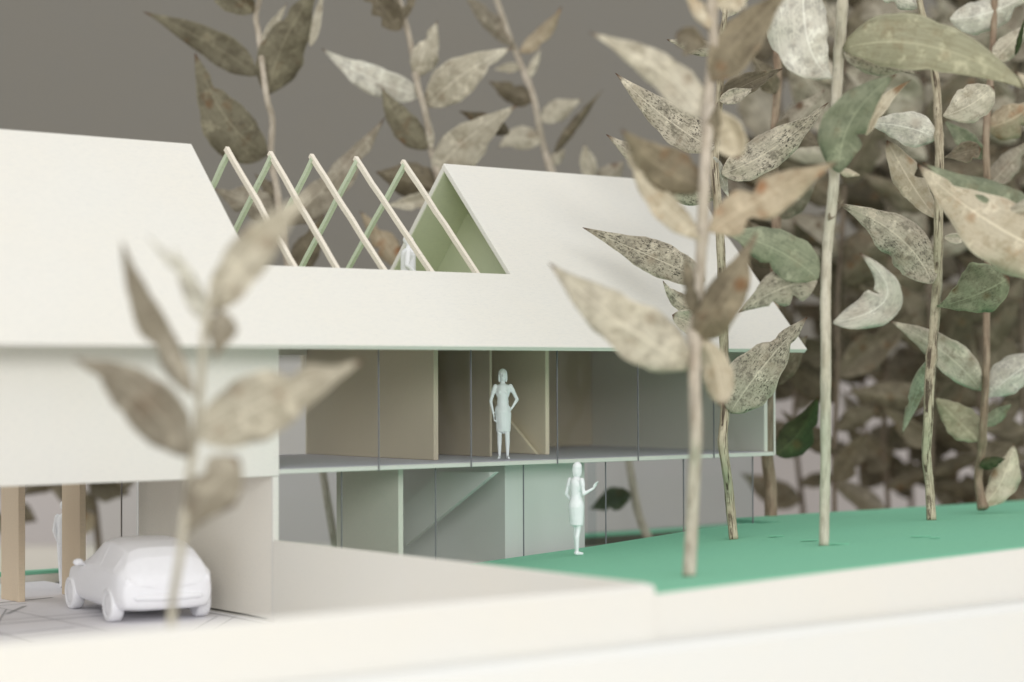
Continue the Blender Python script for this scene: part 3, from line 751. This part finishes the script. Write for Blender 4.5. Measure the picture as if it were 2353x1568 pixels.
def person(label, loc, rz, arms, legs=((-.07, .0), (.07, .0)), skirt=.50, male=False, h=1.72, hair_long=.0, head_turn=0, seated=False):
    root = empty('person', loc, label, 'figure'); bm = bmesh.new()
    sw = .185 if male else .165
    for sx, (fx, fy) in zip((-1, 1), legs):
        hip = (sx*.085, 0, .90); kn = (fx*.9+sx*.005, fy*.5-.015, .48); an = (fx, fy+.01, .085)
        limb(bm, hip, kn, .085 if not male else .09, .052); limb(bm, kn, (fx, fy+.02, .33), .052, .050); limb(bm, (fx, fy+.02, .33), an, .050, .030)
        limb(bm, (fx, fy+.03, .04), (fx*1.25, fy-.13, .028), .036, .028)
    ell(bm, (0, .01, .92), (.165, .115, .13)); ell(bm, (0, 0, 1.08), (.12, .09, .16)); ell(bm, (0, 0, 1.27), (.15, .10, .17))
    ell(bm, (0, .01, 1.37), (.17, .075, .06)); 
    if not male:
        for sx in (-1, 1): ell(bm, (sx*.06, -.075, 1.27), (.055, .05, .055))
    limb(bm, (0, .01, 1.38), (0, -.005, 1.50), .055, .048)
    R = Matrix.Rotation(head_turn, 4, 'Z')
    hc = Vector((0, -.015, 1.595))
    def hp(p): return hc + (R @ Vector(p))
    ell(bm, hc, (.078, .095, .115), R); ell(bm, hp((0, -.03, -.05)), (.058, .065, .07), R)
    limb(bm, hp((0, -.09, .005)), hp((0, -.112, -.022)), .010, .014)
    for sx in (-1, 1):
        ell(bm, hp((sx*.08, .005, -.01)), (.012, .022, .032), R); ell(bm, hp((sx*.033, -.078, .032)), (.026, .02, .010), R)
    ell(bm, hp((0, -.088, -.058)), (.024, .014, .010), R)
    for sx, (el, wr, hd) in zip((-1, 1), arms):
        limb(bm, (sx*sw, .01, 1.38), el, .046, .036); limb(bm, el, wr, .036, .023); hand(bm, wr, hd, -sx)
    remeshed('body', bm, M['white'], root, .0105, 5)
    # hair
    bm = bmesh.new(); ell(bm, hp((0, .022, .022)), (.100, .098, .104), R)
    if not male:
        ell(bm, hp((0, .05, -.05)), (.09, .06, .11+hair_long), R)
        for sx in (-1, 1): ell(bm, hp((sx*.076, .005, -.05)), (.026, .05, .095+hair_long*.6), R)
    remeshed('hair', bm, M['white'], root)
    # clothes
    bm = bmesh.new()
    if male:
        ell(bm, (0, .0, 1.30), (.185, .13, .16)); ell(bm, (0, .005, 1.02), (.175, .13, .26))
        for sx, (el, wr, hd) in zip((-1, 1), arms): limb(bm, (sx*sw, .01, 1.38), el, .062, .052); limb(bm, el, Vector(el).lerp(Vector(wr), .85), .052, .042)
        for sx, (fx, fy) in zip((-1, 1), legs): limb(bm, (sx*.085, 0, .88), (fx, fy, .10), .10, .062)
        limb(bm, (0, .0, 1.33), (0, 0, .95), .15, .15)
        remeshed('suit', bm, M['white'], root, .011, 8)
    else:
        ell(bm, (0, 0, 1.27), (.158, .108, .16)); ell(bm, (0, 0, 1.09), (.128, .098, .15)); ell(bm, (0, .005, .93), (.178, .128, .14))
        mx = sum(l[0] for l in legs)/2
        limb(bm, (0, 0, .90), (mx, -.005, skirt+.09), .165, .135)
        bmesh.ops.create_cone(bm, cap_ends=True, segments=18, radius1=.145, radius2=.165, depth=.36, matrix=Matrix.Translation((mx*.8, 0, skirt+.18)) @ Matrix.Diagonal((1.05, .82, 1, 1)))
        for sx, (el, wr, hd) in zip((-1, 1), arms): limb(bm, (sx*sw*.95, .01, 1.375), Vector((sx*sw, .01, 1.38)).lerp(Vector(el), .4), .055, .050)
        limb(bm, (0, .0, 1.33), (0, 0, 1.10), .125, .112); limb(bm, (0, 0, 1.10), (0, .003, .93), .112, .150)
        remeshed('dress', bm, M['white'], root, .011, 9)
    root.rotation_euler = (0, 0, rz); sl = h/1.715; root.scale = (sl*(1 if male else .9), sl*(1 if male else .9), sl)
    return root
face = -YAW     # facing the camera: local -Y points at it
person('white figurine of a woman in a straight dress, hand on hip, behind the upper glass', (5.32, .58, Zs+.004), face, (
    ((-.255, .03, 1.10), (-.20, -.04, .86), (.15, -.1, -1)), ((.30, .06, 1.13), (.185, .02, .96), (-.7, -.2, -.35))), legs=((-.075, .02), (.095, -.03)), skirt=.52)
P2 = at(1325/K, 1277/K, ground_depth(1325/K, 1277/K))
person('white figurine of a woman in a skirt on the green lawn, one forearm raised', (P2.x, P2.y, lawn_z(P2.x, P2.y)+.004), face+math.pi-.75, (
    ((-.21, .02, 1.13), (-.34, -.13, 1.23), (-.3, -.3, .7)), ((.23, .05, 1.12), (.16, -.10, .92), (-.2, -.3, -1))), legs=((-.045, .02), (.045, -.05)), skirt=.55, head_turn=1.3, hair_long=.02)
pc = hit(143/K, 1352/K, 2, ZC)
person('pale figurine of a man in a jacket half hidden behind a carport post', (pc.x+.06, pc.y, ZC+.004), face+2.6, (
    ((-.25, .02, 1.12), (-.22, -.05, .88), (0, -.1, -1)), ((.25, .02, 1.12), (.22, -.05, .88), (0, -.1, -1))), male=True, h=1.74)
pt_ = at(948/K, 548/K, 38.4)
person('white figurine standing on the roof terrace behind the bare rafters', (4.13, 2.0, 5.274), face+1.7, (
    ((-.25, .04, 1.12), (-.19, -.14, .95), (.1, -.6, -.6)), ((.25, .04, 1.12), (.19, -.14, .95), (-.1, -.6, -.6))), male=True, h=1.72)

# ------------------------------------------------------------------ the car
def car():
    root = empty('parked_car', (0, 0, 0), 'small rounded white hatchback car model parked on the car court', 'car')
    # stations from tail to nose: y, bottom z, belt z, half width, top z, top half width
    stn = [(0.00, .34, .62, .66, .70, .55), (.05, .24, .74, .78, .84, .66), (.20, .20, .84, .84, 1.08, .62), (.42, .19, .87, .865, 1.27, .58), (.75, .18, .87, .87, 1.36, .58),
           (1.2, .18, .86, .875, 1.39, .60), (1.65, .18, .85, .87, 1.37, .59), (2.1, .18, .84, .865, 1.24, .54), (2.45, .18, .83, .86, 1.02, .58), (2.72, .19, .80, .85, .88, .68),
           (3.1, .20, .74, .83, .81, .66), (3.4, .24, .62, .76, .70, .58), (3.55, .34, .52, .62, .56, .46)]
    bm = bmesh.new(); rings = []
    for y, zb, zl, w, zt_, wt in stn:
        half = [(0, zb), (w*.55, zb), (w*.90, zb+.03), (w*.99, zb+.16), (w, (zb+zl)/2+.04), (w*.975, zl-.03), (w*.955, zl), (wt*.5+w*.45, zl+(zt_-zl)*.5), (wt, zt_-.075), (wt*.72, zt_-.01), (0, zt_)]
        ring = half+[(-x, z) for x, z in reversed(half[1:-1])]
        rings.append([bm.verts.new((x, y, z)) for x, z in ring])
    n = len(rings[0])
    F = {}
    for i in range(len(rings)-1):
        for k in range(n): F[i, k] = bm.faces.new((rings[i][k], rings[i][(k+1) % n], rings[i+1][(k+1) % n], rings[i+1][k]))
    bm.faces.new(list(reversed(rings[0]))); bm.faces.new(rings[-1])
    def recess(keys, th, dp):
        fs = [F[k] for k in keys if k in F and F[k].is_valid]
        bmesh.ops.inset_region(bm, faces=fs, thickness=th, depth=-dp, use_even_offset=True)
    bmesh.ops.recalc_face_normals(bm, faces=bm.faces)
    for ks in ((6, 7), (12, 13)):
        recess([(i, k) for i in (3, 4) for k in ks], .03, .012); recess([(i, k) for i in (5, 6) for k in ks], .03, .012)
    recess([(2, k) for k in (7, 8, 9, 10, 11, 12)], .03, .012)
    recess([(i, k) for i in (7, 8) for k in (8, 9, 10, 11)], .03, .012)
    me = bpy.data.meshes.new('body'); bm.to_mesh(me); bm.free()
    for p in me.polygons: p.use_smooth = True
    b = bpy.data.objects.new('body', me); COL.objects.link(b); me.materials.append(M['print']); b.parent = root
    s = b.modifiers.new('s', 'SUBSURF'); s.levels = s.render_levels = 2
    cr = me.attributes.new('crease_edge', 'FLOAT', 'EDGE')
    for q in range(len(me.edges)): cr.data[q].value = .38
    def lathe(name, prof, cx, cy, cz, par, sgn):
        v = []; f = []; m = 24
        for x, r in prof:
            for k in range(m): a = 2*math.pi*k/m; v.append((cx+sgn*x, cy+r*math.cos(a), cz+r*math.sin(a)))
        for i in range(len(prof)-1):
            for k in range(m): f.append((i*m+k, i*m+(k+1) % m, (i+1)*m+(k+1) % m, (i+1)*m+k))
        f += [tuple(range(m)), tuple(range((len(prof)-1)*m, len(prof)*m))]
        me = mesh(name, v, f); q = bmesh.new(); q.from_mesh(me); bmesh.ops.recalc_face_normals(q, faces=q.faces); q.to_mesh(me); q.free()
        for p in me.polygons: p.use_smooth = True
        o = bpy.data.objects.new(name, me); COL.objects.link(o); me.materials.append(M['print']); o.parent = par; return o
    for sg in (-1, 1):
        for cy in (.62, 2.92):
            w = lathe('wheel', [(.66, .20), (.66, .27), (.69, .295), (.84, .295), (.885, .275), (.89, .215), (.87, .20)], 0, cy, .295, root, sg)
            lathe('rim', [(.855, .19), (.878, .185), (.87, .13), (.885, .05), (.885, .02)], 0, cy, .295, w, sg)
        bm = bmesh.new(); ell(bm, (sg*.93, 2.18, .90), (.10, .06, .07)); limb(bm, (sg*.82, 2.2, .86), (sg*.92, 2.19, .89), .03, .03)
        remeshed('wing_mirror', bm, M['print'], root, .02, 2)
        bm = bmesh.new(); ell(bm, (sg*.70, .06, .70), (.07, .04, .10)); remeshed('tail_light', bm, M['print'], root, .015, 1)
    bm = bmesh.new(); limb(bm, (-.55, .0, .44), (.55, .0, .44), .055, .055); ell(bm, (0, -.01, .44), (.66, .05, .075)); remeshed('rear_bumper', bm, M['print'], root, .02, 2)
    return root
c = car(); c.rotation_euler = (0, 0, -.165); c.location = (-1.60, .92, ZC+.004)
